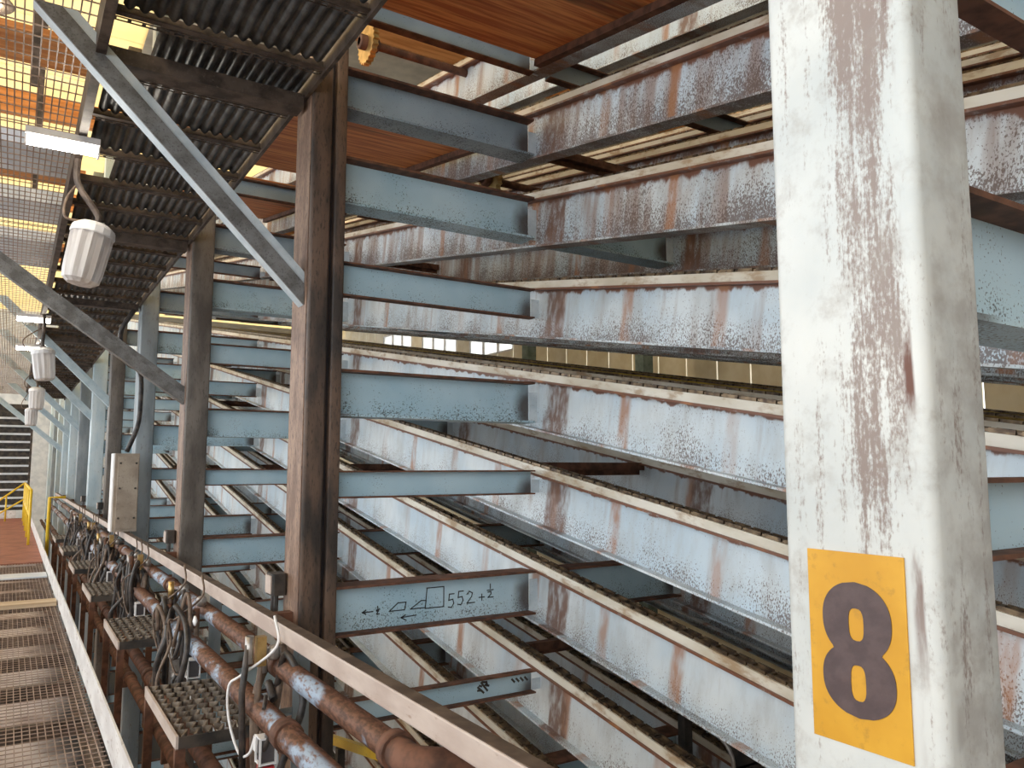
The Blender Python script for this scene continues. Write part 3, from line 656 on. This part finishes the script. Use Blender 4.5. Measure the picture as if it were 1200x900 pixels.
def hydraulics(y, i, seed, lab):
    R = random.Random(seed); g = lambda a, b: R.uniform(a, b)
    t = thing('valve_assembly', lab, 'valve', (1.0, y, H-1.3), group='hydraulic valve assemblies')
    for k in range(2 if i < 3 else R.randint(1, 2)):
        xx = -.05+.05*k+g(-.03, .03); hh = g(.36, .56); yy = g(-.08, .08) if i else 0
        MB().tube([(xx, yy, -.2), (xx+g(-.02, .02), yy, hh*.55), (xx+.01, yy+.01, hh)], .015, 8).build('feed_pipe', M['hose_brown' if k else 'hose'], t, True)
        MB().tube([(xx+.01, yy+.01, hh-.12), (xx+.01, yy+.01, hh)], .02, 8).build('fitting', M[R.choice(['brass', 'steel', 'rust'])], t, True)
    if i % 3 == 0: MB().box(-.012, .03, -.01, .035, .40, .53).build('brass_plate', M['brass'], t)
    MB().lathe([(.022, 0), (.03, .01), (.03, .05), (.02, .06)], 10, Matrix.Translation((.07, .02, .42))).build('port', M['steel'], t, True)
    for k in range(6 if i else 3):
        a = g(-.08, .10) if i else g(.08, .16); b = g(-.28, .28) if i < 3 else g(-.15, .15); top = g(.2, .52)
        p = spline([(a-.02, g(-.05, .05), .2+.05*k), (a+g(-.05, .05), b*.4, top), (a+g(-.08, .06), b*.9, top*.6), (a-.03+g(-.08, .05), b*.8, -.02), (a-.05, b*.6+g(-.1, .1), -.22)], 5)
        MB().tube(p, g(.009, .019), 8).build('hose', M['hose' if k % 3 else 'hose_brown'], t, True)
    for k in range(3):
        b = g(-.2, .2) if i < 3 else g(-.1, .1); rr = g(.05, .11); zc = g(-.02, .3); ph = g(-2, 2); xo = g(-.08, .06)
        p = [(xo+.03*math.cos(u*.7), b+rr*math.cos(u), zc+rr*math.sin(u)) for u in [x*.42+ph for x in range(12)]]
        MB().tube(p, g(.007, .014), 8).build('hose_loop', M['hose' if k else 'hose_brown'], t, True)
    # solenoid valve
    yv = -.16
    MB().box(-.03, .03, yv-.03, yv+.03, -.16, .02).build('valve_body', M['red' if i == 0 else 'steel'], t)
    MB().lathe([(.018, 0), (.028, .005), (.028, .05), (.02, .06)], 8, Matrix.Translation((0, yv-.03, -.08)) @ Matrix.Rotation(math.pi/2, 4, 'X')).build('valve_port', M['red' if i == 0 else 'steel'], t, True)
    MB().box(-.028, .028, yv-.028, yv+.028, .04, .13).build('solenoid', M['coil'], t)
    f = MB()
    for zz in (.03, .135): f.box(-.036, .036, yv-.036, yv+.036, zz, zz+.008)
    for s1 in (-1, 1):
        for s2 in (-1, 1): f.box(s1*.034-.004, s1*.034+.004, yv+s2*.034-.004, yv+s2*.034+.004, .03, .14)
    f.build('solenoid_frame', M['white'], t); MB().box(-.03, .02, yv+.04, yv+.10, .06, .12).build('plug', M['white'], t)
    p = spline([(.06, -.02, .62), (.05, -.10, .50), (-.06, .05, .36), (-.10, .12, .30), (-.10, .10, .16), (-.07, .02, .03), (-.04, -.04, .04), (-.02, -.06, .12), (-.01, -.07, .09)], 6)
    MB().tube(p, .0065, 6).build('cable', M['white' if i == 0 else 'hose_brown'], t, True)
    if i == 1: MB().lathe([(.004, 0), (.03, .01), (.03, .018), (.004, .028)], 14, Matrix.Translation((-.03, -.25, .38)) @ Matrix.Rotation(math.pi/2, 4, 'Y')).build('white_tag', M['white'], t, True)
ys = [3.72, 5.35, 5.95, 7.7, 8.1, 8.45, 10.05, 10.4, 10.8, 12.4, 12.8, 13.15, 14.8, 15.3, 15.9]
for i, y in enumerate(ys):
    hydraulics(y, i, 40+i, 'nearest hydraulic valve with red body, white-framed coil and white cable' if i == 0 else '%s hydraulic valve cluster with hoses along the pipes' % ORD[i])

# ------------------------------------------------------------------ machinery glimpsed behind the trays
def sprocket(x, y, z, r, xa, xb, lab):
    t = thing('sprocket', lab, 'sprocket', (x, y, z), (0, math.pi/2, 0), group='chain sprockets behind the trays')
    nt = 22; poly = []
    for k in range(nt):
        for da, q in ((-.3, .9), (-.12, 1.0), (.12, 1.0), (.3, .9)): 
            a = 2*math.pi*(k+da)/nt; poly.append((r*q*math.cos(a), r*q*math.sin(a)))
    MB().prism(poly, -.02, .02).build('toothed_disc', M['brass'], t); MB().lathe([(r*.3, -.07), (r*.35, -.06), (r*.35, .06), (r*.3, .07)], 14).build('hub', M['rust'], t, True)
    MB().tube([(0, 0, xa-x), (0, 0, xb-x)], .03, 10).build('shaft', M['rust'], t, True)
sprocket(1.95, 4.95, H+2.95, .15, 1.88, BX[0]-.007, 'toothed sprocket glimpsed between the top two ties')
sprocket(2.98, 5.0, H+2.18, .15, BX[0]+.007, BX[1]-.007, 'small toothed sprocket glimpsed under the top tray beam')
for i in range(4):
    y = 4+5*i
    t = thing('teal_post', '%s teal grey post standing before the cream wall' % ORD[i] if i else 'nearest teal grey post standing before the cream wall', 'post', (12.6, y, GZ), group='teal posts before the cream wall')
    MB().box(0, .3, 0, .3, 0, ROOF-.5-GZ).build('post', M['teal'], t); MB().box(-.06, .36, -.06, .36, 0, .03).build('base_plate', M['teal'], t)

yb = thing('yellow_guard_bar', 'yellow and black guard bar low behind the pipes, left of centre', 'guard bar', (1.62, 2.9, GZ))
MB().bar((0, 1.65, H-1.55-GZ), (0, 0, H-1.27-GZ), .03, .045).build('bar', M['yellow'], yb); MB().box(-.02, .02, .6, .64, 0, H-1.41-GZ).build('leg', M['dark'], yb); MB().box(-.02, .02, 1.4, 1.44, 0, H-1.54-GZ).build('leg', M['dark'], yb)
cg = thing('chain_guard', 'dark curved chain guard low beside the number 8 column', 'guard', (3.55, 3.1, GZ))
pth = spline([(0, 1.3, 3.36), (0, .85, 3.315), (0, .55, 3.257), (0, .27, 3.229), (0, .1, 3.159), (0, .05, 3.043), (0, .08, 2.8)], 4)
cgm = MB()
for p, q in zip(pth, pth[1:]): cgm.bar(p+Vector((0, 0, 0)), q, .22, .012, up=(1, 0, 0)) if False else cgm.quadbox([(-.11, p.y, p.z), (.11, p.y, p.z), (.11, q.y, q.z), (-.11, q.y, q.z), (-.11, p.y, p.z+.012), (.11, p.y, p.z+.012), (.11, q.y, q.z+.012), (-.11, q.y, q.z+.012)])
cgm.build('guard_sheet', M['dark'], cg); MB().tube([p+Vector((-.11, 0, .006)) for p in pth], .012, 6).build('rim', M['steel'], cg, True)
MB().box(-.03, .03, .5, .56, 0, 3.24).build('leg', M['dark'], cg)
